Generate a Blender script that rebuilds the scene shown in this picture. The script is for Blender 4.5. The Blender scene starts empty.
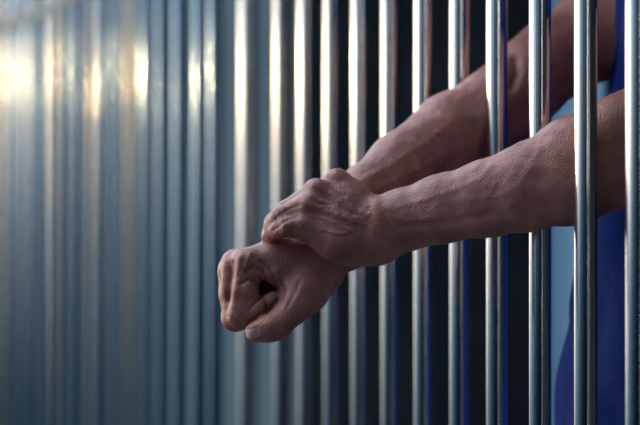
import bpy, bmesh, math, random
import numpy as np
from mathutils import Vector

random.seed(7)
SC, ZC, F = 0.95, 1.10, 2400.0       # scene scale, camera height, focal length in pixels of a 640 wide frame
scene = bpy.context.scene
COL = scene.collection

# ------------------------------------------------------------------ helpers
def P(px, py, w):
    """a point seen at px,py standing w mm (before scale) behind the focus plane at 2.4"""
    Y = (2.4 + w / 1000.0) * SC
    return np.array([(px - 320.0) / F * Y, Y, ZC + (212.5 - py) / F * Y])
def RR(r, w):
    return r * (2.4 + w / 1000.0) * SC / F

def link(ob, parent=None):
    COL.objects.link(ob)
    if parent is not None:
        ob.parent = parent
    return ob
def mesh_obj(name, verts, faces, mat, parent=None, smooth=True):
    me = bpy.data.meshes.new(name)
    me.from_pydata([tuple(map(float, v)) for v in verts], [], [tuple(map(int, f)) for f in faces])
    me.materials.append(mat)
    if smooth:
        me.polygons.foreach_set('use_smooth', [True] * len(me.polygons))
    me.update()
    return link(bpy.data.objects.new(name, me), parent)
def bm_obj(name, bm, mat, parent=None, smooth=False):
    me = bpy.data.meshes.new(name)
    bm.normal_update()
    bm.to_mesh(me); bm.free()
    me.materials.append(mat)
    if smooth:
        me.polygons.foreach_set('use_smooth', [True] * len(me.polygons))
    return link(bpy.data.objects.new(name, me), parent)
def thing(name, label, cat, loc=(0, 0, 0), group=None):
    o = bpy.data.objects.new(name, None)
    o.empty_display_size = 0.1
    o.location = loc
    COL.objects.link(o)
    o['label'] = label; o['category'] = cat
    if group: o['group'] = group
    return o

# ------------------------------------------------------------------ materials
def nodes_of(name):
    m = bpy.data.materials.new(name); m.use_nodes = True
    nt = m.node_tree
    return m, nt, nt.nodes['Principled BSDF']
def N(nt, kind, **kw):
    n = nt.nodes.new(kind)
    for k, v in kw.items():
        setattr(n, k, v)
    return n
def setin(n, **kw):
    for k, v in kw.items():
        n.inputs[k.replace('_', ' ')].default_value = v
def ramp(nt, stops):
    n = nt.nodes.new('ShaderNodeValToRGB')
    el = n.color_ramp.elements
    while len(el) > 1: el.remove(el[-1])
    el[0].position = stops[0][0]; el[0].color = (*stops[0][1], 1)
    for p, c in stops[1:]:
        e = el.new(p); e.color = (*c, 1)
    return n
def noise_mat(name, c1, c2, scale, rough, bump=0.0, metallic=0.0, stretch=(1, 1, 1), detail=5):
    m, nt, b = nodes_of(name)
    tc = N(nt, 'ShaderNodeTexCoord'); mp = N(nt, 'ShaderNodeMapping')
    mp.inputs['Scale'].default_value = stretch
    nz = N(nt, 'ShaderNodeTexNoise'); setin(nz, Scale=scale, Detail=detail)
    nt.links.new(tc.outputs['Object'], mp.inputs['Vector']); nt.links.new(mp.outputs['Vector'], nz.inputs['Vector'])
    r = ramp(nt, [(0.3, c1), (0.7, c2)])
    nt.links.new(nz.outputs['Fac'], r.inputs['Fac']); nt.links.new(r.outputs['Color'], b.inputs['Base Color'])
    b.inputs['Roughness'].default_value = rough; b.inputs['Metallic'].default_value = metallic
    if bump:
        bp = N(nt, 'ShaderNodeBump'); bp.inputs['Strength'].default_value = bump; bp.inputs['Distance'].default_value = 0.01
        nt.links.new(nz.outputs['Fac'], bp.inputs['Height']); nt.links.new(bp.outputs['Normal'], b.inputs['Normal'])
    return m

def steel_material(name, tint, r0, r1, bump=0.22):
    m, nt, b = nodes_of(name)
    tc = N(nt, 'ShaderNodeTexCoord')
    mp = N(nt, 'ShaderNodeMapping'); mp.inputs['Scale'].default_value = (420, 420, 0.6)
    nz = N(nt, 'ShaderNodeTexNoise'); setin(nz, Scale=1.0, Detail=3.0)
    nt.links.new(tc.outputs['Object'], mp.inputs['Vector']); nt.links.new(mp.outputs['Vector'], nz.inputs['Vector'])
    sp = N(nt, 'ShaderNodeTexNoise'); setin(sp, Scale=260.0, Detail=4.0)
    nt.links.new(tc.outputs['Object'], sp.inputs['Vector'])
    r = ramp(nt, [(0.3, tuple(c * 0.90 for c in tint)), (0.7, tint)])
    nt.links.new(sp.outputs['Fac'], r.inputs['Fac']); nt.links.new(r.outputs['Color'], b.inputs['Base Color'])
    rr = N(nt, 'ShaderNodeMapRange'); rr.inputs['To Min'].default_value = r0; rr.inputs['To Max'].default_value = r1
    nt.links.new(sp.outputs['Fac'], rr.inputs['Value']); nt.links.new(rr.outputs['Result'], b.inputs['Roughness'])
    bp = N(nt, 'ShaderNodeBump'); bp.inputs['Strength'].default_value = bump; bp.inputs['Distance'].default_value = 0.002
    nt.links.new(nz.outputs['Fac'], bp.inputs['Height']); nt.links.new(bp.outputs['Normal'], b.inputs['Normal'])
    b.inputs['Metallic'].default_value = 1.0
    return m

def skin_material():
    m, nt, b = nodes_of('weathered_skin')
    tc = N(nt, 'ShaderNodeTexCoord')
    n1 = N(nt, 'ShaderNodeTexNoise'); setin(n1, Scale=38.0, Detail=4.0)
    n2 = N(nt, 'ShaderNodeTexNoise'); setin(n2, Scale=420.0, Detail=3.0)
    vo = N(nt, 'ShaderNodeTexVoronoi'); setin(vo, Scale=520.0)
    for n in (n1, n2, vo):
        nt.links.new(tc.outputs['Object'], n.inputs['Vector'])
    r = ramp(nt, [(0.3, (0.33, 0.115, 0.090)), (0.7, (0.56, 0.225, 0.172))])
    nt.links.new(n1.outputs['Fac'], r.inputs['Fac'])
    at = N(nt, 'ShaderNodeAttribute', attribute_name='tone')      # r: nail, g: redness, b: shade painted into creases, and the mole
    sep = N(nt, 'ShaderNodeSeparateColor'); nt.links.new(at.outputs['Color'], sep.inputs['Color'])
    mx1 = N(nt, 'ShaderNodeMix', data_type='RGBA'); mx1.inputs[7].default_value = (0.58, 0.21, 0.125, 1)
    nt.links.new(sep.outputs['Green'], mx1.inputs[0]); nt.links.new(r.outputs['Color'], mx1.inputs[6])
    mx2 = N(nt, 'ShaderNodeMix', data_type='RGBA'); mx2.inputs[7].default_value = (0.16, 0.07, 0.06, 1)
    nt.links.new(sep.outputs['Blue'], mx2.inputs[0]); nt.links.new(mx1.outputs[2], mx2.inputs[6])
    mx3 = N(nt, 'ShaderNodeMix', data_type='RGBA'); mx3.inputs[7].default_value = (0.54, 0.30, 0.235, 1)
    nt.links.new(sep.outputs['Red'], mx3.inputs[0]); nt.links.new(mx2.outputs[2], mx3.inputs[6])
    nt.links.new(mx3.outputs[2], b.inputs['Base Color'])
    ad = N(nt, 'ShaderNodeMath', operation='ADD')
    nt.links.new(n2.outputs['Fac'], ad.inputs[0]); nt.links.new(vo.outputs['Distance'], ad.inputs[1])
    bp = N(nt, 'ShaderNodeBump'); bp.inputs['Strength'].default_value = 0.38; bp.inputs['Distance'].default_value = 0.0014
    nt.links.new(ad.outputs[0], bp.inputs['Height']); nt.links.new(bp.outputs['Normal'], b.inputs['Normal'])
    b.inputs['Roughness'].default_value = 0.38
    b.inputs['Specular IOR Level'].default_value = 0.5
    b.inputs['Subsurface Weight'].default_value = 0.12
    b.inputs['Subsurface Radius'].default_value = (1.0, 0.35, 0.2)
    b.inputs['Subsurface Scale'].default_value = 0.004
    return m

STEEL = steel_material('polished_steel', (0.80, 0.82, 0.84), 0.07, 0.11)
DULL = steel_material('dimmed_steel', (0.25, 0.38, 0.53), 0.07, 0.10, 0.06)  # same steel, dimmer reflections put into its darker, bluer tint
SHINY = steel_material('glint_steel', (0.55, 0.54, 0.53), 0.05, 0.065, 0.02)  # tint raised so sun glints stand out on chosen far bars
SKIN = skin_material()
SHIRT = noise_mat('blue_cotton', (0.003, 0.016, 0.11), (0.006, 0.026, 0.165), 60, 0.85, 0.15)
SHIRT.node_tree.nodes['Principled BSDF'].inputs['Specular IOR Level'].default_value = 0.15
TROUSER = noise_mat('dark_denim', (0.012, 0.016, 0.035), (0.02, 0.026, 0.055), 90, 0.9, 0.15)
LEATHER = noise_mat('black_leather', (0.01, 0.009, 0.008), (0.02, 0.018, 0.016), 50, 0.5, 0.1)
HAIR = noise_mat('black_hair', (0.006, 0.005, 0.004), (0.02, 0.015, 0.012), 120, 0.6, 0.5)
EYE = noise_mat('eye_white', (0.7, 0.68, 0.65), (0.8, 0.78, 0.75), 5, 0.2)
YARDW = noise_mat('blue_grey_render', (0.055, 0.11, 0.135), (0.075, 0.135, 0.16), 1.5, 0.9, 0.1)
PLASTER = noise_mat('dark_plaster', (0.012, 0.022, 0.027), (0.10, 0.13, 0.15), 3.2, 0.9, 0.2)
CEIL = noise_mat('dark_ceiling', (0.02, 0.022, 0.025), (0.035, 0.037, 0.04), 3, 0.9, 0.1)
CONCRETE = noise_mat('concrete', (0.04, 0.05, 0.055), (0.08, 0.09, 0.10), 4, 0.85, 0.3)
FRAMEM = noise_mat('window_steel', (0.03, 0.04, 0.05), (0.05, 0.06, 0.07), 20, 0.5, 0.1, 0.6)

def pane_material():
    m = bpy.data.materials.new('frosted_pane'); m.use_nodes = True
    nt = m.node_tree; nt.nodes.clear()
    out = N(nt, 'ShaderNodeOutputMaterial'); tr = N(nt, 'ShaderNodeBsdfTranslucent')
    nz = N(nt, 'ShaderNodeTexNoise'); setin(nz, Scale=6.0)
    r = ramp(nt, [(0.3, (0.46, 0.63, 0.76)), (0.7, (0.54, 0.70, 0.82))])
    nt.links.new(nz.outputs['Fac'], r.inputs['Fac']); nt.links.new(r.outputs['Color'], tr.inputs['Color'])
    nt.links.new(tr.outputs[0], out.inputs['Surface'])
    return m
PANE = pane_material()

# ------------------------------------------------------------------ the row of bars: its own frame
K1, DK = 0.0010135, 0.0000506          # 1/(px+400) of bar 1 and its step from bar to bar
Y1 = 2.4 * SC
B1 = np.array([(1 / K1 - 400 - 320) / F * Y1, Y1])
step_y = Y1 * DK / K1
ALONG = np.array([-720.0 / F, 1.0]); 
STEP = step_y * np.linalg.norm(ALONG)
ALONG = ALONG / np.linalg.norm(ALONG)          # along the row, away from the camera
INW = np.array([ALONG[1], -ALONG[0]])          # into the cell
def row(a, n=0.0):
    """ground point a metres along the row from bar 1, n metres into the cell"""
    p = B1 + ALONG * a + INW * n
    return p
ROT = math.atan2(ALONG[1], ALONG[0])

def box_on_row(name, a0, a1, n0, n1, z0, z1, mat, parent=None, bevel=0.0):
    bm = bmesh.new()
    vs = []
    for z in (z0, z1):
        for a, n in ((a0, n0), (a1, n0), (a1, n1), (a0, n1)):
            p = row(a, n); vs.append(bm.verts.new((p[0], p[1], z)))
    for f in ((3, 2, 1, 0), (4, 5, 6, 7), (0, 1, 5, 4), (1, 2, 6, 5), (2, 3, 7, 6), (3, 0, 4, 7)):
        bm.faces.new([vs[i] for i in f])
    bmesh.ops.recalc_face_normals(bm, faces=bm.faces)
    if bevel:
        bmesh.ops.bevel(bm, geom=list(bm.edges), offset=bevel, segments=2, affect='EDGES')
    return bm_obj(name, bm, mat, parent)

# ------------------------------------------------------------------ bars
RAIL_Z = ZC + 0.43
TOP_Z = 2.42
BAR_R = 23.4 / F * Y1 / 2
def tube_mesh(name, r, z0, z1, seg=48, rings=10, mat=None):
    bm = bmesh.new()
    prev = None
    for k in range(rings + 1):
        z = z0 + (z1 - z0) * k / rings
        ring = [bm.verts.new((r * math.cos(2 * math.pi * i / seg), r * math.sin(2 * math.pi * i / seg), z)) for i in range(seg)]
        if prev:
            for i in range(seg):
                bm.faces.new((prev[i], prev[(i + 1) % seg], ring[(i + 1) % seg], ring[i]))
        else:
            bm.faces.new(list(reversed(ring)))
        prev = ring
    bm.faces.new(prev)
    me = bpy.data.meshes.new(name); bm.normal_update(); bm.to_mesh(me); bm.free()
    me.materials.append(mat or STEEL)
    me.polygons.foreach_set('use_smooth', [True] * len(me.polygons))
    return me
bar_me = tube_mesh('bar', BAR_R, 0.04, TOP_Z)
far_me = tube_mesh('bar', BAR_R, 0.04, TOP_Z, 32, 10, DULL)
glint_me = tube_mesh('bar', BAR_R, 0.04, TOP_Z, 32, 10, SHINY)
# bars with glint brightness put into their tint, and how far each leans
LEAN = {18: 0.0010, 21: -0.0044, 24: 0.0022, 30: 0.0004, 31: -0.0022}

def panel(name, label, i0, i1, a_lo, a_hi):
    root_p = row(0.5 * (a_lo + a_hi))
    root = thing(name, label, 'bars', (root_p[0], root_p[1], 0.0))
    inv = Vector(root.location)
    for i in range(i0, i1 + 1):
        b = bpy.data.objects.new('bar', glint_me if i in LEAN else far_me if i > 11 else bar_me)
        p = row((i - 1) * STEP + (0.002 if i in (0, 1) else -0.002 if i == 2 else -0.005 if 3 < i <= 10 else 0.0))
        link(b, root)
        b.location = Vector((p[0], p[1], 0)) - inv
        # hand-welded bars are never perfectly plumb or turned alike
        t = 0.0035 if i > 11 else 0.0003
        if i in LEAN:
            b.rotation_euler = (0.61 * LEAN[i], -0.79 * LEAN[i], 0); continue  # leans set to place the sun glints
        b.rotation_euler = (random.uniform(-t, t), random.uniform(-t, t), random.uniform(0, 6.28))
    for nm, z0, z1, hw in (('bottom_rail', 0.0, 0.05, 0.022), ('crossbar', RAIL_Z - 0.016, RAIL_Z + 0.016, 0.014), ('top_rail', TOP_Z - 0.01, TOP_Z + 0.04, 0.022)):
        o = box_on_row(nm, a_lo, a_hi, -hw, hw, z0, z1, FRAMEM if nm == 'crossbar' else (DULL if i0 > 11 else STEEL), None, 0.003)
        o.parent = root
        o.location = -inv
    return root
post_i = 11.43
POST_A = (post_i - 1) * STEP
near_panel = panel('jail_bars', 'near section of round polished steel prison bars with two arms reaching out between them', -5, 10, -6 * STEP - 0.04, POST_A - 0.024)
panel('jail_bars', 'far blurred section of pale steel prison bars at the left, past the near end post', 13, 40, POST_A + 0.06, 40 * STEP)
pp = row(POST_A)
pm = tube_mesh('end_post', 0.0145, 0.012, TOP_Z + 0.04)
post = bpy.data.objects.new('end_post', pm); link(post, near_panel)
post.location = Vector((pp[0], pp[1], 0)) - Vector(near_panel.location)
post['label'] = 'thicker end post'
bm = bmesh.new(); bmesh.ops.create_cube(bm, size=1.0)
for v in bm.verts: v.co = Vector((v.co.x * 0.044, v.co.y * 0.07, (v.co.z + 0.5) * 0.012))
bmesh.ops.bevel(bm, geom=list(bm.edges), offset=0.002, segments=2, affect='EDGES')
bp_ = bm_obj('base_plate', bm, STEEL, post); bp_.rotation_euler.z = ROT

# ------------------------------------------------------------------ setting: a dark cell behind the bars, open yard in front
def struct(o):
    o['kind'] = 'structure'; return o
A_P = (10.55 - 1) * STEP
struct(box_on_row('floor', -2.3, 6.5, -5.0, 2.6, -0.08, 0.0, CONCRETE))
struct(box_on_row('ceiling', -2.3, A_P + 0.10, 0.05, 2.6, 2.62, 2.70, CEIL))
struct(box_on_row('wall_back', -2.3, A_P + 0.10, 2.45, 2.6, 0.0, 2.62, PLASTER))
struct(box_on_row('wall_far', A_P + 0.11, 6.4, 0.62, 0.74, 0.0, 2.55, YARDW))
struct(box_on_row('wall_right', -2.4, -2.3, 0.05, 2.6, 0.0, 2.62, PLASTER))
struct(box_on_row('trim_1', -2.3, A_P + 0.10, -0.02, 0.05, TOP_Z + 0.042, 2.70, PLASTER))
# partition with a slit window, built in four pieces of one wall
def n_at(px, a):
    t = (px - 320.0) / F; b = B1 + ALONG * a
    return (t * b[1] - b[0]) / (INW[0] - t * INW[1])
WN0, WN1, WZ0, WZ1 = n_at(549, A_P), n_at(622, A_P), 0.72, 1.75
bm = bmesh.new()
def add_box(bm, a0, a1, n0, n1, z0, z1):
    vs = []
    for z in (z0, z1):
        for a, n in ((a0, n0), (a1, n0), (a1, n1), (a0, n1)):
            p = row(a, n); vs.append(bm.verts.new((p[0], p[1], z)))
    fs = [bm.faces.new([vs[i] for i in f]) for f in ((3, 2, 1, 0), (4, 5, 6, 7), (0, 1, 5, 4), (1, 2, 6, 5), (2, 3, 7, 6), (3, 0, 4, 7))]
    bmesh.ops.recalc_face_normals(bm, faces=fs)
for n0, n1, z0, z1 in ((0.05, WN0, 0.0, 2.62), (WN1, 2.45, 0.0, 2.62), (WN0, WN1, 0.0, WZ0), (WN0, WN1, WZ1, 2.62)):
    add_box(bm, A_P, A_P + 0.10, n0, n1, z0, z1)
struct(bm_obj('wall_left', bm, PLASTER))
win = bpy.data.objects.new('window_1', None); COL.objects.link(win); struct(win)
wp = row(A_P + 0.05, 0.5 * (WN0 + WN1)); win.location = (wp[0], wp[1], WZ0)
bm = bmesh.new()
for n0, n1, z0, z1 in ((WN0, WN0 + 0.008, WZ0, WZ1), (WN1 - 0.008, WN1, WZ0, WZ1), (WN0, WN1, WZ0, WZ0 + 0.012), (WN0, WN1, WZ1 - 0.012, WZ1)):
    add_box(bm, A_P + 0.03, A_P + 0.07, n0, n1, z0, z1)
o = bm_obj('window_frame', bm, FRAMEM, win); o.location = -Vector(win.location)
bm = bmesh.new(); add_box(bm, A_P + 0.048, A_P + 0.052, WN0 + 0.006, WN1 - 0.006, WZ0 + 0.01, WZ1 - 0.01)
o = bm_obj('window_pane', bm, PANE, win); o.location = -Vector(win.location)

# ------------------------------------------------------------------ signed distance modelling
def axis(segs):
    out = [segs[0][0]]
    for a, b, h in segs:
        n = max(1, int(round((b - a) / h)))
        out.extend(list(a + (b - a) * (np.arange(1, n + 1) / n)))
    return np.array(out, dtype=np.float32)
class Field:
    def __init__(self, xs, ys, zs):
        self.xs, self.ys, self.zs = xs, ys, zs
    def new(self):
        return np.full((len(self.xs), len(self.ys), len(self.zs)), 0.2, dtype=np.float32)
    def box(self, lo, hi):
        sl = []
        for a, l, h in ((self.xs, lo[0], hi[0]), (self.ys, lo[1], hi[1]), (self.zs, lo[2], hi[2])):
            i0 = max(0, int(np.searchsorted(a, l)) - 1); i1 = min(len(a), int(np.searchsorted(a, h)) + 1)
            sl.append(slice(i0, i1))
        return tuple(sl)
    def grid(self, sl):
        return (self.xs[sl[0]][:, None, None], self.ys[sl[1]][None, :, None], self.zs[sl[2]][None, None, :])
def smin(a, b, k):
    h = np.maximum(k - np.abs(a - b), 0) / k
    return np.minimum(a, b) - h * h * k * 0.25
def cone_sd(g, a, b, ra, rb):
    X, Y, Z = g
    ba = b - a; L2 = float(ba @ ba) + 1e-12
    t = ((X - a[0]) * ba[0] + (Y - a[1]) * ba[1] + (Z - a[2]) * ba[2]) / L2
    t = np.clip(t, 0, 1)
    dx = X - (a[0] + t * ba[0]); dy = Y - (a[1] + t * ba[1]); dz = Z - (a[2] + t * ba[2])
    return np.sqrt(dx * dx + dy * dy + dz * dz) - (ra + (rb - ra) * t)
def add_cone(fl, d, a, b, ra, rb, k=0.008):
    a = np.asarray(a, float); b = np.asarray(b, float)
    m = max(ra, rb) + k + 0.02
    sl = fl.box(np.minimum(a, b) - m, np.maximum(a, b) + m)
    if any(s_.stop - s_.start < 2 for s_ in sl): return
    d[sl] = smin(d[sl], cone_sd(fl.grid(sl), a, b, ra, rb).astype(np.float32), k)
def cut_cone(fl, d, a, b, ra, rb, k=0.004):
    a = np.asarray(a, float); b = np.asarray(b, float)
    m = max(ra, rb) + k + 0.02
    sl = fl.box(np.minimum(a, b) - m, np.maximum(a, b) + m)
    if any(s_.stop - s_.start < 2 for s_ in sl): return
    d[sl] = -smin(-d[sl], cone_sd(fl.grid(sl), a, b, ra, rb).astype(np.float32), k)
def add_ell(fl, d, c, ax, r, k=0.02):
    """ellipsoid with axis rows ax (3 unit vectors) and radii r"""
    c = np.asarray(c, float); m = max(r) + k + 0.02
    sl = fl.box(c - m, c + m)
    if any(s_.stop - s_.start < 2 for s_ in sl): return
    X, Y, Z = fl.grid(sl)
    q = 0; q2 = 0
    for u, rr in zip(ax, r):
        p = (X - c[0]) * u[0] + (Y - c[1]) * u[1] + (Z - c[2]) * u[2]
        q = q + (p / rr) ** 2; q2 = q2 + (p / rr ** 2) ** 2
    k0 = np.sqrt(q); k1 = np.sqrt(q2) + 1e-9
    e = k0 * (k0 - 1) / k1
    d[sl] = smin(d[sl], e.astype(np.float32), k)

def surface_nets(d, xs, ys, zs):
    ins = d < 0
    nx, ny, nz = d.shape
    a = None; o = None
    for i in (0, 1):
        for j in (0, 1):
            for k in (0, 1):
                s_ = ins[i:nx - 1 + i, j:ny - 1 + j, k:nz - 1 + k]
                a = s_.copy() if a is None else (a & s_); o = s_.copy() if o is None else (o | s_)
    mixed = o & ~a
    cells = np.argwhere(mixed)
    idx = np.full(mixed.shape, -1, dtype=np.int32); idx[mixed] = np.arange(len(cells))
    pos = np.zeros((len(cells), 3)); cnt = np.zeros(len(cells))
    C = [(i, j, k) for i in (0, 1) for j in (0, 1) for k in (0, 1)]
    vals = {c: d[cells[:, 0] + c[0], cells[:, 1] + c[1], cells[:, 2] + c[2]] for c in C}
    co = {c: np.stack([xs[cells[:, 0] + c[0]], ys[cells[:, 1] + c[1]], zs[cells[:, 2] + c[2]]], 1) for c in C}
    for c in C:
        for ax in range(3):
            if c[ax] == 1: continue
            e = list(c); e[ax] = 1; e = tuple(e)
            va, vb = vals[c], vals[e]
            cr = (va < 0) != (vb < 0)
            t = np.where(cr, va / np.where(cr, va - vb, 1), 0)
            p = co[c] * (1 - t)[:, None] + co[e] * t[:, None]
            pos[cr] += p[cr]; cnt[cr] += 1
    pos /= cnt[:, None]
    quads = []
    def q(ax):
        lo = [slice(None)] * 3; hi = [slice(None)] * 3
        lo[ax] = slice(0, -1); hi[ax] = slice(1, None)
        A = ins[tuple(lo)]; B = ins[tuple(hi)]
        e = np.argwhere(A != B)
        u, v = (ax + 1) % 3, (ax + 2) % 3
        e = e[(e[:, u] > 0) & (e[:, v] > 0) & (e[:, u] < d.shape[u] - 1) & (e[:, v] < d.shape[v] - 1)]
        sgn = A[e[:, 0], e[:, 1], e[:, 2]]
        def cell(du, dv):
            c = e.copy(); c[:, u] -= du; c[:, v] -= dv
            return idx[c[:, 0], c[:, 1], c[:, 2]]
        f = np.stack([cell(1, 1), cell(0, 1), cell(0, 0), cell(1, 0)], 1)
        f[~sgn] = f[~sgn][:, ::-1]
        quads.append(f)
    for ax in range(3): q(ax)
    return pos, np.concatenate(quads), cells
def smooth_mesh(pos, quads, it, lam=0.5, w=None):
    e = np.concatenate([quads[:, [0, 1]], quads[:, [1, 2]], quads[:, [2, 3]], quads[:, [3, 0]]])
    n = len(pos)
    deg = np.bincount(e.ravel(), minlength=n).astype(float)
    for s_ in range(it):
        acc = np.zeros_like(pos)
        for c in range(3):
            acc[:, c] = np.bincount(e[:, 0], pos[e[:, 1], c], n) + np.bincount(e[:, 1], pos[e[:, 0], c], n)
        tgt = acc / deg[:, None]
        f = lam if w is None else (lam * w)[:, None]
        pos = pos + (tgt - pos) * f
    return pos
def vert_normals(pos, quads):
    a = pos[quads[:, 2]] - pos[quads[:, 0]]; b = pos[quads[:, 3]] - pos[quads[:, 1]]
    fn = np.cross(a, b)
    n = np.zeros_like(pos)
    for c in range(4):
        for k in range(3):
            n[:, k] += np.bincount(quads[:, c], fn[:, k], len(pos))
    return n / (np.linalg.norm(n, axis=1)[:, None] + 1e-12)
def fast_obj(name, pos, quads, mat, parent):
    me = bpy.data.meshes.new(name)
    me.vertices.add(len(pos)); me.vertices.foreach_set('co', pos.astype(np.float32).ravel())
    me.loops.add(4 * len(quads)); me.loops.foreach_set('vertex_index', quads.astype(np.int32).ravel())
    me.polygons.add(len(quads)); me.polygons.foreach_set('loop_start', np.arange(0, 4 * len(quads), 4, dtype=np.int32))
    me.polygons.foreach_set('use_smooth', np.ones(len(quads), dtype=bool))
    me.materials.append(mat)
    me.update(calc_edges=True); me.validate()
    return link(bpy.data.objects.new(name, me), parent)

# ------------------------------------------------------------------ the person
FWD = np.array([-INW[0], -INW[1], 0.0]); LFT = np.array([-ALONG[0], -ALONG[1], 0.0]); UP = np.array([0, 0, 1.0])
SH_R = P(660, -60, 440); 
SH_L = SH_R + LFT * 0.345
MID = 0.5 * (SH_R + SH_L)
def body(f, l, z):
    """point f forward, l to the person's left, z absolute"""
    p = MID + FWD * f + LFT * l; p[2] = z
    return p
person = thing('person', 'person in blue shirt behind the bars, one hand gripping the wrist of the other fist', 'person', tuple(body(0, 0, 0)))
inv = Vector(person.location)

xs = axis([(-0.125, 0.275, 0.0015), (0.275, 0.70, 0.007)])
ys = axis([(2.10, 2.27, 0.006), (2.27, 2.61, 0.0016), (2.61, 2.90, 0.006)])
zs = axis([(0.84, ZC - 0.145, 0.007), (ZC - 0.145, ZC + 0.15, 0.0015), (ZC + 0.15, 1.84, 0.006)])
FL = Field(xs, ys, zs)
def chain(d, pts, k=0.006):
    for (x0, y0, w0, r0), (x1, y1, w1, r1) in zip(pts[:-1], pts[1:]):
        add_cone(FL, d, P(x0, y0, w0), P(x1, y1, w1), RR(r0, w0), RR(r1, w1), k)

# --- left arm and hand
dL = FL.new()
chain(dL, [(662, 122, 78, 36), (622, 134, 66, 38), (574, 155, 62, 37), (526, 180, 68, 34), (486, 193, 78, 31), (442, 206, 88, 29), (402, 219, 95, 27), (384, 226, 97, 26)], 0.012)
chain(dL, [(662, 150, 78, 36), (620, 168, 66, 38), (572, 186, 62, 37), (523, 196, 68, 34), (486, 204, 78, 31), (442, 211, 88, 29), (402, 222, 95, 26), (384, 230, 97, 25)], 0.012)
chain(dL, [(379, 222, 84, 22), (372, 226, 84, 20)], 0.008)                         # ulnar styloid
dLH = dL
chain(dLH, [(374, 243, 82, 20), (338, 241, 72, 19), (304, 227, 66, 13.5)], 0.012)      # little metacarpal, heel of the hand
chain(dLH, [(374, 232, 84, 20), (340, 220, 78, 17), (309, 206, 73, 13)], 0.012)
chain(dLH, [(372, 222, 92, 18), (345, 205, 90, 15), (317, 192, 86, 13)], 0.012)
chain(dLH, [(370, 216, 102, 17), (352, 196, 104, 14), (337, 182, 104, 13)], 0.012)
chain(dLH, [(378, 244, 92, 20), (350, 248, 90, 18)], 0.012)
chain(dLH, [(337, 182, 104, 13), (310, 199, 112, 11), (290, 213, 122, 9.5), (281, 228, 130, 9)], 0.004)  # index
chain(dLH, [(317, 192, 86, 13), (286, 211, 90, 10), (274, 222, 98, 9), (269, 235, 108, 8)], 0.004)
chain(dLH, [(309, 206, 73, 13), (281, 217, 74, 10), (273, 226, 82, 8.6), (268, 237, 94, 7)], 0.004)
chain(dLH, [(304, 227, 66, 12.5), (288, 227, 63, 9.5), (278, 230, 70, 8.2), (271, 235, 82, 7)], 0.004)
chain(dLH, [(368, 250, 100, 15), (348, 257, 118, 13), (330, 262, 136, 12), (316, 262, 150, 10)], 0.006)  # thumb under the wrist

# --- right arm and fist
dR = FL.new()
chain(dR, [(597, 33, 385, 41), (553, 60, 350, 40), (528, 78, 330, 38), (500, 103, 312, 37), (450, 131, 272, 36), (400, 166, 216, 31.5), (365, 194, 170, 27), (340, 222, 142, 25), (322, 250, 128, 24)], 0.012)
chain(dR, [(530, 90, 335, 34), (500, 112, 318, 34), (450, 138, 280, 31)], 0.012)
chain(dR, [(320, 258, 108, 20), (280, 259, 96, 15.5), (246, 263, 84, 13)], 0.014)    # index metacarpal
chain(dR, [(320, 256, 120, 20), (278, 258, 110, 15.5), (235, 263, 101, 13)], 0.014)
chain(dR, [(318, 258, 134, 18), (276, 264, 126, 15), (231, 270, 117, 12.5)], 0.014)
chain(dR, [(318, 264, 146, 17), (276, 274, 142, 14), (234, 280, 132, 11.5)], 0.014)
chain(dR, [(316, 272, 118, 24), (290, 288, 116, 22), (268, 296, 122, 18)], 0.012)    # palm
chain(dR, [(322, 268, 108, 22), (306, 292, 86, 20), (297, 304, 76, 17)], 0.012)      # thumb base
chain(dR, [(298, 303, 76, 17), (277, 326, 62, 13.5), (268, 329, 58, 12.5), (255, 332, 55, 10)], 0.006)
chain(dR, [(246, 263, 84, 13), (245, 290, 79, 13.5), (241, 315, 75, 13), (258, 309, 75, 10.5), (269, 304, 84, 9)], 0.005)
chain(dR, [(235, 263, 101, 13), (233, 290, 96, 12.5), (234, 319, 93, 12), (256, 318, 92, 10.5), (270, 312, 98, 9.5)], 0.004)
chain(dR, [(231, 270, 117, 12.5), (231, 294, 113, 12), (235, 316, 110, 11.5), (256, 318, 108, 10)], 0.004)
chain(dR, [(234, 280, 132, 11.5), (237, 298, 129, 11), (241, 312, 126, 10.5), (258, 316, 122, 9.5)], 0.004)
cut_cone(FL, dR, P(268, 289, 66), P(271, 290, 94), RR(7.5, 70), RR(5, 100), 0.006)
chain(dR, [(262, 270, 84, 9), (274, 274, 84, 9), (287, 284, 84, 10)], 0.006)
chain(dR, [(265, 302, 79, 7.0), (271, 300.5, 76, 8.2), (278, 299, 83, 8.8)], 0.0015)

# --- shoulders, trunk, neck, head
dB = FL.new()
add_cone(FL, dR, P(597, 33, 385), SH_R, RR(41, 385), 0.056, 0.03)
add_cone(FL, dL, P(664, 135, 82), SH_L, 0.046, 0.056, 0.03)
BAX = (FWD, LFT, UP)
SZ = MID[2]
add_ell(FL, dB, body(-0.01, 0, SZ - 0.10), BAX, (0.105, 0.165, 0.19), 0.05)
add_ell(FL, dB, body(0.0, 0, SZ - 0.34), BAX, (0.115, 0.15, 0.22), 0.06)
add_cone(FL, dB, SH_R + FWD * -0.01, SH_L + FWD * -0.01, 0.058, 0.058, 0.05)
add_cone(FL, dB, body(-0.02, 0, SZ), body(0.015, 0, SZ + 0.14), 0.065, 0.055, 0.05)
HC = body(0.03, 0, SZ + 0.235)
add_ell(FL, dB, HC + UP * 0.02 - FWD * 0.01, BAX, (0.097, 0.076, 0.092), 0.02)
add_ell(FL, dB, HC + FWD * 0.025 - UP * 0.055, BAX, (0.068, 0.056, 0.072), 0.03)
add_cone(FL, dB, HC + FWD * 0.086 + UP * 0.012, HC + FWD * 0.112 - UP * 0.032, 0.008, 0.014, 0.012)   # nose
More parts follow.
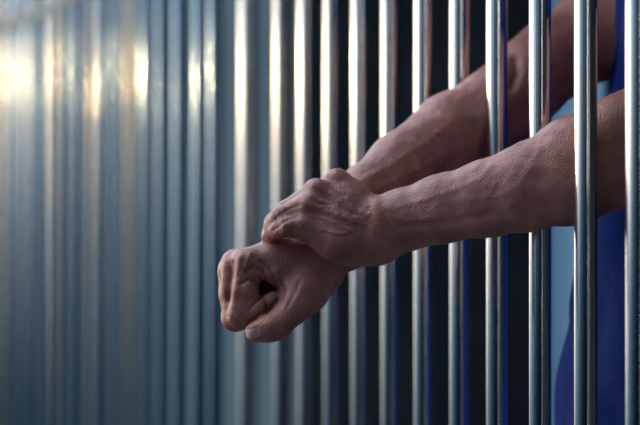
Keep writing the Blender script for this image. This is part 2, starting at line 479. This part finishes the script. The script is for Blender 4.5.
add_cone(FL, dB, HC + FWD * 0.082 + LFT * 0.018 - UP * 0.072, HC + FWD * 0.082 - LFT * 0.018 - UP * 0.072, 0.008, 0.008, 0.008)
add_cone(FL, dB, HC + FWD * 0.079 - UP * 0.118 + FWD * 0.0, HC + FWD * 0.072 - UP * 0.112, 0.016, 0.016, 0.02)
for sgn in (-1, 1):
    add_ell(FL, dB, HC + LFT * sgn * 0.078 - FWD * 0.008 - UP * 0.012, BAX, (0.02, 0.009, 0.032), 0.008)
    add_cone(FL, dB, HC + FWD * 0.083 + LFT * sgn * 0.014 + UP * 0.024, HC + FWD * 0.074 + LFT * sgn * 0.045 + UP * 0.024, 0.011, 0.009, 0.012)
    cut_cone(FL, dB, HC + FWD * 0.098 + LFT * sgn * 0.032 + UP * 0.004, HC + FWD * 0.090 + LFT * sgn * 0.032 + UP * 0.004, 0.013, 0.013, 0.012)

dRo = np.minimum(dR, dB) if False else dR
d = smin(dR, dL, np.float32(0.0025))
d = smin(d, dB, np.float32(0.03))
pos, quads, cells = surface_nets(d, xs, ys, zs)
lab_l = dL[cells[:, 0], cells[:, 1], cells[:, 2]] < dR[cells[:, 0], cells[:, 1], cells[:, 2]]
print('body verts', len(pos))
del d, dB, dR, dL, dLH, dRo
pos = smooth_mesh(pos, quads, 3, 0.5)
nrm = vert_normals(pos, quads)

# sculpting: tendons, veins, wrinkles and nails raised or sunk along lines on the skin
def to_px(p):
    return np.stack([320 + p[:, 0] / p[:, 1] * F, 212.5 - (p[:, 2] - ZC) / p[:, 1] * F], 1)
uv = to_px(pos)
view = pos - np.array([0, 0, ZC]); view /= np.linalg.norm(view, axis=1)[:, None]
facing = np.clip(-(nrm * view).sum(1) * 2.2, 0, 1)
disp = np.zeros(len(pos)); tone = np.zeros((len(pos), 4)); tone[:, 3] = 1
def line_d(pts):
    best = np.full(len(pos), 1e9)
    for (x0, y0), (x1, y1) in zip(pts[:-1], pts[1:]):
        a = np.array([x0, y0]); b = np.array([x1, y1]) - a
        t = np.clip(((uv - a) @ b) / (b @ b + 1e-9), 0, 1)
        best = np.minimum(best, np.linalg.norm(uv - a - t[:, None] * b, axis=1))
    return best
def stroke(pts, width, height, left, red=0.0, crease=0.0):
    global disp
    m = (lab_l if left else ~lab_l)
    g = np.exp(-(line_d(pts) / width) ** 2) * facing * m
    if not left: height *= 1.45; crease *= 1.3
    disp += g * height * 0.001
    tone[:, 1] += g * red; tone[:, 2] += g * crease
exec_sculpt = True
# left hand: tendons and veins on the back of the hand
if exec_sculpt:
    stroke([(314, 186), (330, 193), (350, 207), (366, 216)], 3.0, 1.6, True)
    stroke([(336, 175), (350, 188), (366, 206)], 3.0, 1.5, True)
    stroke([(304, 203), (324, 209), (346, 218), (364, 224)], 2.6, 1.2, True)
    stroke([(321, 200), (332, 205), (338, 214), (344, 219)], 2.0, 1.1, True)
    stroke([(338, 214), (336, 205), (342, 200)], 1.8, 0.7, True)
    stroke([(312, 215), (326, 219), (336, 226), (350, 229)], 1.8, 1.2, True)
    stroke([(346, 198), (356, 209), (370, 214)], 2.0, 0.8, True)
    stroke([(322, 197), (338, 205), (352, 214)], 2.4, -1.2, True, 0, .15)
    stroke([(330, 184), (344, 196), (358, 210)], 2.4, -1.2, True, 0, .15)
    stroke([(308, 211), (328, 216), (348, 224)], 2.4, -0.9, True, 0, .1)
    stroke([(376, 206), (377, 222), (373, 236)], 6.5, 1.6, True, .5)                 # wrist bone, the light on it put into its redder tone
    # forearm veins
    stroke([(400, 206), (430, 198), (455, 190), (480, 178), (492, 166)], 3.0, 0.6, True)
    stroke([(386, 204), (392, 212), (402, 222), (430, 218)], 2.4, 0.7, True)
    stroke([(455, 190), (470, 200), (500, 196), (520, 184), (530, 168), (540, 150)], 3.6, 0.7, True)
    stroke([(400, 234), (440, 232), (490, 224), (540, 214)], 5.0, 1.2, True)
    stroke([(400, 226), (440, 224), (490, 214)], 3.5, -1.0, True)
    # finger joints
    for x, y in ((283, 207), (280, 216), (284, 227)):
        stroke([(x - 3, y - 4), (x + 1, y + 4)], 1.6, 0.7, True, .2)
        for q in (-4, 4):
            stroke([(x - 3 + q, y - 4), (x + 1 + q, y + 4)], 1.0, -0.5, True, 0, .2)
    for x, y in ((336, 174), (314, 185), (303, 203), (299, 220)):
        stroke([(x - 1, y), (x + 1, y)], 7.0, 1.2, True, .15)
    stroke([(300, 205), (284, 211), (270, 224)], 1.5, -1.0, True, 0, .2)
    stroke([(298, 217), (285, 221), (272, 231)], 1.5, -1.2, True, 0, .25)
    for pl in ([(326, 188), (334, 196), (340, 206)], [(340, 186), (348, 196), (352, 206)], [(316, 208), (326, 206), (334, 209)],
               [(310, 196), (318, 201), (326, 203)], [(356, 222), (346, 224), (334, 222)], [(350, 232), (338, 234), (322, 230)], [(346, 214), (352, 218), (362, 219)]):
        stroke(pl, 1.4, 0.8, True)
        stroke([(x + 1.5, y + 2.6) for x, y in pl], 1.3, -0.5, True, 0, .15)
    for k in range(7):
        stroke([(352 + 3.4 * k, 196 + 1.0 * k), (347 + 3.4 * k, 206 + 1.2 * k)], 1.0, -0.35, True, 0, .12)
    # right fist: knuckle ridges, creases round the thumb web
    stroke([(240, 258), (238, 275), (236, 292), (233, 306)], 3.0, 1.4, False, .35)
    stroke([(226, 262), (223, 282), (226, 306)], 2.6, 1.0, False, .35)
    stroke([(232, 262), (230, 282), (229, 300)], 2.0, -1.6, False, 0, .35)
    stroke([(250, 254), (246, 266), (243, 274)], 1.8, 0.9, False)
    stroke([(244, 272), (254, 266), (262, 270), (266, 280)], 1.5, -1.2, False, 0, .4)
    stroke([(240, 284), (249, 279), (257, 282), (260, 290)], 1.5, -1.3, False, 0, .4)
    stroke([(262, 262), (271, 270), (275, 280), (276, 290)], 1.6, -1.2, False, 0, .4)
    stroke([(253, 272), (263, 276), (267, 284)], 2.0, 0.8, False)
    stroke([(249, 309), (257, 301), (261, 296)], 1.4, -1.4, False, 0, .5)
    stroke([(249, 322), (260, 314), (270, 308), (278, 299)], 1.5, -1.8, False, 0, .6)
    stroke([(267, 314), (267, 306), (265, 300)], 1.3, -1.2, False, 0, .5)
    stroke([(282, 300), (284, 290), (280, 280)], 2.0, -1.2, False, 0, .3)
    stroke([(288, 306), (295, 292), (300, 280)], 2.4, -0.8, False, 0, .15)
    stroke([(262, 322), (272, 322), (280, 330)], 5.0, 0.5, False, .55)
    for q in (0, 5, 10):
        stroke([(229 + q * .8, 316 + q * .5), (236 + q * .8, 322 + q * .3)], 1.2, -0.6, False, .15, .25)
    stroke([(230, 322), (240, 324)], 6.0, 0.3, False, .3)
    # thumb nail
    c = np.array([252.5, 332.5]); ang = math.radians(-8)
    q = uv - c; u_ = q[:, 0] * math.cos(ang) + q[:, 1] * math.sin(ang); v_ = -q[:, 0] * math.sin(ang) + q[:, 1] * math.cos(ang)
    e = (np.abs(u_) / 7.6) ** 2.6 + (np.abs(v_) / 5.6) ** 2.6
    nail = np.clip((1.15 - e) * 5, 0, 1) * (~lab_l) * (facing > 0.02)
    rim = np.exp(-((e - 1.25) / 0.25) ** 2) * (~lab_l) * facing
    disp += -nail * 0.0007 + rim * 0.0009
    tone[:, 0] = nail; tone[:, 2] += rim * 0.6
    # right forearm veins and the fold of the elbow
    stroke([(360, 182), (390, 166), (430, 140), (452, 120)], 3.5, 0.7, False)
    stroke([(376, 190), (410, 172), (450, 152), (480, 140)], 3.5, 0.8, False)
    stroke([(515, 60), (517, 72), (512, 86)], 5.0, -3.0, False, 0, .25)
    stroke([(437, 135), (438, 134)], 1.3, 0.3, False, 0, 1.0)                       # mole
rng = np.random.default_rng(3)
fine = (pos[:, 0] < 0.27) & (pos[:, 2] < ZC + 0.15) & (pos[:, 2] > ZC - 0.15)
wr = np.zeros(len(pos))
for k in range(46):
    v = rng.normal(size=3); v /= np.linalg.norm(v)
    lam = rng.uniform(0.006, 0.020)
    w2 = rng.normal(size=3) * 90
    wr += np.sin(pos @ v * (2 * math.pi / lam) + 1.2 * np.sin(pos @ w2 + rng.uniform(0, 6)) + rng.uniform(0, 6.28)) * (lam / 0.020)
disp += fine * wr * 0.000055
pos = pos + nrm * disp[:, None]
pos = smooth_mesh(pos, quads, 1, 0.3)
tone = np.clip(tone, 0, 1)
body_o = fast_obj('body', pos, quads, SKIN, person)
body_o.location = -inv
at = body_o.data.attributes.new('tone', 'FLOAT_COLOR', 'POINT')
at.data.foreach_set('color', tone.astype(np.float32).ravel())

# --- clothes: shirt, trousers, shoes, hair, eyes
CX = axis([(0.05, 0.80, 0.007)]); CY = axis([(2.05, 2.98, 0.007)]); CZ = axis([(0.76, 1.50, 0.007)])
CF = Field(CX, CY, CZ)
dS = CF.new()
def c_ring(z, f, hf, hl, k=0.07):
    add_ell(CF, dS, body(f, 0, z), BAX, (hf, hl, 0.13), k)
add_ell(CF, dS, body(-0.015, 0, SZ - 0.10), BAX, (0.122, 0.185, 0.20), 0.05)
add_ell(CF, dS, body(0.017, 0, SZ - 0.36), BAX, (0.132, 0.175, 0.24), 0.06)
add_ell(CF, dS, body(0.036, 0, SZ - 0.60), BAX, (0.150, 0.178, 0.28), 0.06)
add_cone(CF, dS, SH_R + FWD * -0.01, SH_L + FWD * -0.01, 0.070, 0.070, 0.05)
EL_R = P(597, 33, 385); EL_L = P(664, 135, 82)
add_cone(CF, dS, SH_R, SH_R + (EL_R - SH_R) * 0.62, 0.072, 0.062, 0.03)
add_cone(CF, dS, SH_L, SH_L + (EL_L - SH_L) * 0.62, 0.072, 0.062, 0.03)
X, Y, Z = np.meshgrid(CX, CY, CZ, indexing='ij')
def half(p, n):
    return ((X - p[0]) * n[0] + (Y - p[1]) * n[1] + (Z - p[2]) * n[2]).astype(np.float32)
for S_, E_ in ((SH_R, EL_R), (SH_L, EL_L)):
    n = (E_ - S_) / np.linalg.norm(E_ - S_)
    c = S_ + (E_ - S_) * 0.56
    near = (np.sqrt((X - c[0]) ** 2 + (Y - c[1]) ** 2 + (Z - c[2]) ** 2) - 0.10)
    cutd = np.where(near < 0, half(c, n), -1)
    dS = np.maximum(dS, cutd.astype(np.float32))
dS = np.maximum(dS, half(body(0, 0, 0.80), np.array([0, 0, -1.0])))
dS = np.maximum(dS, 0.075 - np.sqrt((X - body(0.0, 0, 0)[0]) ** 2 + (Y - body(0.0, 0, 0)[1]) ** 2 + (np.minimum(Z - (SZ + 0.075), 0)) ** 2).astype(np.float32))
sp, sq, _ = surface_nets(dS, CX, CY, CZ)
sp = smooth_mesh(sp, sq, 4, 0.5)
sn = vert_normals(sp, sq)
lf = (sp - MID) @ LFT; zz = sp[:, 2]
fold = 0.004 * np.sin(lf * 70 + 6 * np.sin(zz * 7)) + 0.003 * np.sin(lf * 38 - zz * 22 + 1.0) + 0.002 * np.sin(zz * 60 + lf * 30)
sp = sp + sn * fold[:, None]
o = fast_obj('shirt', sp, sq, SHIRT, person); o.location = -inv
del dS, X, Y, Z

TX = axis([(0.10, 0.80, 0.009)]); TY = axis([(2.1, 2.95, 0.009)]); TZ = axis([(0.03, 0.98, 0.009)])
TF = Field(TX, TY, TZ); dT = TF.new()
add_ell(TF, dT, body(0.0, 0, 0.84), BAX, (0.125, 0.165, 0.14), 0.05)
for sgn in (-1, 1):
    add_cone(TF, dT, body(0.0, sgn * 0.085, 0.80), body(0.02, sgn * 0.105, 0.46), 0.090, 0.066, 0.04)
    add_cone(TF, dT, body(0.02, sgn * 0.105, 0.46), body(-0.01, sgn * 0.115, 0.09), 0.066, 0.058, 0.04)
tp, tq, _ = surface_nets(dT, TX, TY, TZ); tp = smooth_mesh(tp, tq, 3, 0.5)
o = fast_obj('trousers', tp, tq, TROUSER, person); o.location = -inv
SX = axis([(0.05, 0.80, 0.006)]); SY = axis([(2.1, 2.95, 0.006)]); SZZ = axis([(-0.02, 0.14, 0.006)])
for sgn in (-1, 1):
    SF = Field(SX, SY, SZZ); dSh = SF.new()
    add_cone(SF, dSh, body(-0.05, sgn * 0.115, 0.045), body(-0.01, sgn * 0.115, 0.085), 0.042, 0.038, 0.02)
    add_cone(SF, dSh, body(-0.05, sgn * 0.115, 0.04), body(0.13, sgn * 0.13, 0.034), 0.042, 0.034, 0.03)
    zz_ = np.broadcast_to(SZZ[None, None, :], dSh.shape)
    dSh = np.maximum(dSh, 0.001 - zz_).astype(np.float32)
    hp, hq, _ = surface_nets(dSh, SX, SY, SZZ); hp = smooth_mesh(hp, hq, 2, 0.4)
    hp[:, 2] = np.maximum(hp[:, 2], 0.0005)
    o = fast_obj('shoe', hp, hq, LEATHER, person); o.location = -inv
HX = axis([(HC[0] - 0.15, HC[0] + 0.15, 0.005)]); HY = axis([(HC[1] - 0.15, HC[1] + 0.15, 0.005)]); HZ = axis([(HC[2] - 0.13, HC[2] + 0.15, 0.005)])
HF = Field(HX, HY, HZ); dH = HF.new()
add_ell(HF, dH, HC + UP * 0.024 - FWD * 0.012, BAX, (0.104, 0.083, 0.098), 0.02)
X, Y, Z = np.meshgrid(HX, HY, HZ, indexing='ij')
fr = (X - HC[0]) * FWD[0] + (Y - HC[1]) * FWD[1]
cut = np.minimum(fr - 0.02 + 0.0 * Z, 0.055 - (Z - HC[2]))              # bare face
cut2 = -(Z - HC[2]) - 0.045 + np.maximum(fr + 0.02, 0) * 1.2
dH = np.maximum(dH, np.maximum(cut, cut2)).astype(np.float32)
hp, hq, _ = surface_nets(dH, HX, HY, HZ); hp = smooth_mesh(hp, hq, 2, 0.5)
o = fast_obj('hair', hp, hq, HAIR, person); o.location = -inv
for sgn in (-1, 1):
    bm = bmesh.new(); bmesh.ops.create_uvsphere(bm, u_segments=20, v_segments=14, radius=0.0115)
    o = bm_obj('eye', bm, EYE, person, True)
    c = HC + FWD * 0.078 + LFT * sgn * 0.032 + UP * 0.004
    o.location = Vector(c) - inv

# ------------------------------------------------------------------ sky
def build_world():
    w = bpy.data.worlds.new('dusk_sky'); scene.world = w; w.use_nodes = True
    nt = w.node_tree; nt.nodes.clear()
    L = nt.links.new
    out = N(nt, 'ShaderNodeOutputWorld'); bg = N(nt, 'ShaderNodeBackground')
    tc = N(nt, 'ShaderNodeTexCoord'); sep = N(nt, 'ShaderNodeSeparateXYZ')
    L(tc.outputs['Generated'], sep.inputs[0])
    def M(op, a, b=None, clamp=False):
        n = N(nt, 'ShaderNodeMath', operation=op, use_clamp=clamp)
        for i, v in enumerate((a, b)):
            if v is None: continue
            if isinstance(v, (int, float)): n.inputs[i].default_value = v
            else: L(v, n.inputs[i])
        return n.outputs[0]
    z = sep.outputs['Z']
    # elevation ramp, -0.25..+1 of sin(elevation) folded to 0..1 with most of its room near the horizon
    e = M('DIVIDE', M('ADD', z, 0.15), 0.40, True)
    low = ramp(nt, [(0.0, (0.010, 0.019, 0.030)), (0.15, (0.018, 0.035, 0.055)), (0.25, (0.034, 0.062, 0.09)), (0.36, (0.085, 0.13, 0.18)),
                    (0.46, (0.22, 0.28, 0.345)), (0.56, (0.35, 0.43, 0.51)), (0.75, (0.48, 0.60, 0.72)), (1.0, (0.62, 0.74, 0.90))])
    L(e, low.inputs['Fac'])
    h = M('SQRT', M('MAXIMUM', M('SUBTRACT', 1.0, M('MULTIPLY', z, z)), 1e-4))
    def azdot(ax, ay):
        n = math.hypot(ax, ay)
        return M('DIVIDE', M('ADD', M('MULTIPLY', sep.outputs['X'], ax / n), M('MULTIPLY', sep.outputs['Y'], ay / n)), h)
    c = azdot(-0.70, 0.71)
    side = ramp(nt, [(0.0, (0.015,) * 3), (0.15, (0.025,) * 3), (0.35, (0.06,) * 3), (0.5, (0.16,) * 3), (0.66, (0.30,) * 3), (0.85, (0.9,) * 3), (1.0, (1.0,) * 3)])
    side.color_ramp.interpolation = 'B_SPLINE' if False else 'EASE'
    L(M('ADD', M('MULTIPLY', c, 0.5), 0.5, True), side.inputs['Fac'])
    col = N(nt, 'ShaderNodeVectorMath', operation='SCALE'); L(low.outputs['Color'], col.inputs[0]); L(M('MULTIPLY', side.outputs['Color'], 3.6), col.inputs['Scale'])
    tint = N(nt, 'ShaderNodeMapRange', data_type='FLOAT_VECTOR'); L(c, tint.inputs[6])
    tint.inputs[7].default_value = (-0.2,) * 3; tint.inputs[8].default_value = (0.7,) * 3
    tint.inputs[9].default_value = (0.78, 1.02, 1.22); tint.inputs[10].default_value = (1.0, 0.98, 0.95)
    tc2 = N(nt, 'ShaderNodeVectorMath', operation='MULTIPLY'); L(col.outputs[0], tc2.inputs[0]); L(tint.outputs[1], tc2.inputs[1])
    col = tc2
    edge = M('POWER', M('MAXIMUM', azdot(-0.50, 0.86), 0.0), 14.0)
    lowband = M('POWER', 2.71828, M('MULTIPLY', M('POWER', M('DIVIDE', M('SUBTRACT', z, 0.0), 0.075), 2.0), -1.0))
    glow = N(nt, 'ShaderNodeVectorMath', operation='SCALE'); glow.inputs[0].default_value = (1.0, 0.86, 0.62)
    L(M('MULTIPLY', M('MULTIPLY', edge, lowband), 2.3), glow.inputs['Scale'])
    # warm band hugging the horizon on the sunset side
    band = M('POWER', 2.71828, M('MULTIPLY', M('POWER', M('DIVIDE', M('SUBTRACT', z, 0.050), 0.040), 2.0), -1.0))
    lobe = M('POWER', M('MAXIMUM', c, 0.0), 2.0)
    warm = N(nt, 'ShaderNodeVectorMath', operation='SCALE'); warm.inputs[0].default_value = (1.0, 0.70, 0.38)
    L(M('MULTIPLY', M('MULTIPLY', band, lobe), 2.2), warm.inputs['Scale'])
    a1 = N(nt, 'ShaderNodeVectorMath', operation='ADD'); L(col.outputs[0], a1.inputs[0]); L(warm.outputs[0], a1.inputs[1])
    a2 = N(nt, 'ShaderNodeVectorMath', operation='ADD'); L(a1.outputs[0], a2.inputs[0]); L(glow.outputs[0], a2.inputs[1])
    L(a2.outputs[0], bg.inputs['Color']); bg.inputs['Strength'].default_value = 1.0
    L(bg.outputs[0], out.inputs['Surface'])
build_world()
sl = bpy.data.lights.new('setting_sun', 'SUN'); so = bpy.data.objects.new('setting_sun', sl); COL.objects.link(so)
sl.energy = 0.34; sl.angle = math.radians(0.8); sl.color = (1.0, 0.62, 0.27)
so.location = (-3, 3, 3)
so.rotation_euler = Vector((-0.93, 0.36, 0.057)).to_track_quat('Z', 'Y').to_euler()

# ------------------------------------------------------------------ camera
cd = bpy.data.cameras.new('camera'); cam = bpy.data.objects.new('camera', cd); COL.objects.link(cam)
cam.location = (0, 0, ZC); cam.rotation_euler = (math.radians(90), 0, 0)
cd.sensor_width = 36.0; cd.lens = F / 640.0 * 36.0
cd.clip_start = 0.05; cd.clip_end = 200
cd.dof.use_dof = True; cd.dof.focus_distance = 2.46 * SC
A = 0.036
cd.dof.aperture_fstop = cd.lens / 1000.0 / A
cd.dof.aperture_blades = 0
scene.camera = cam
scene.view_settings.view_transform = 'Standard'
scene.view_settings.look = 'None'
scene.cycles.use_denoising = True
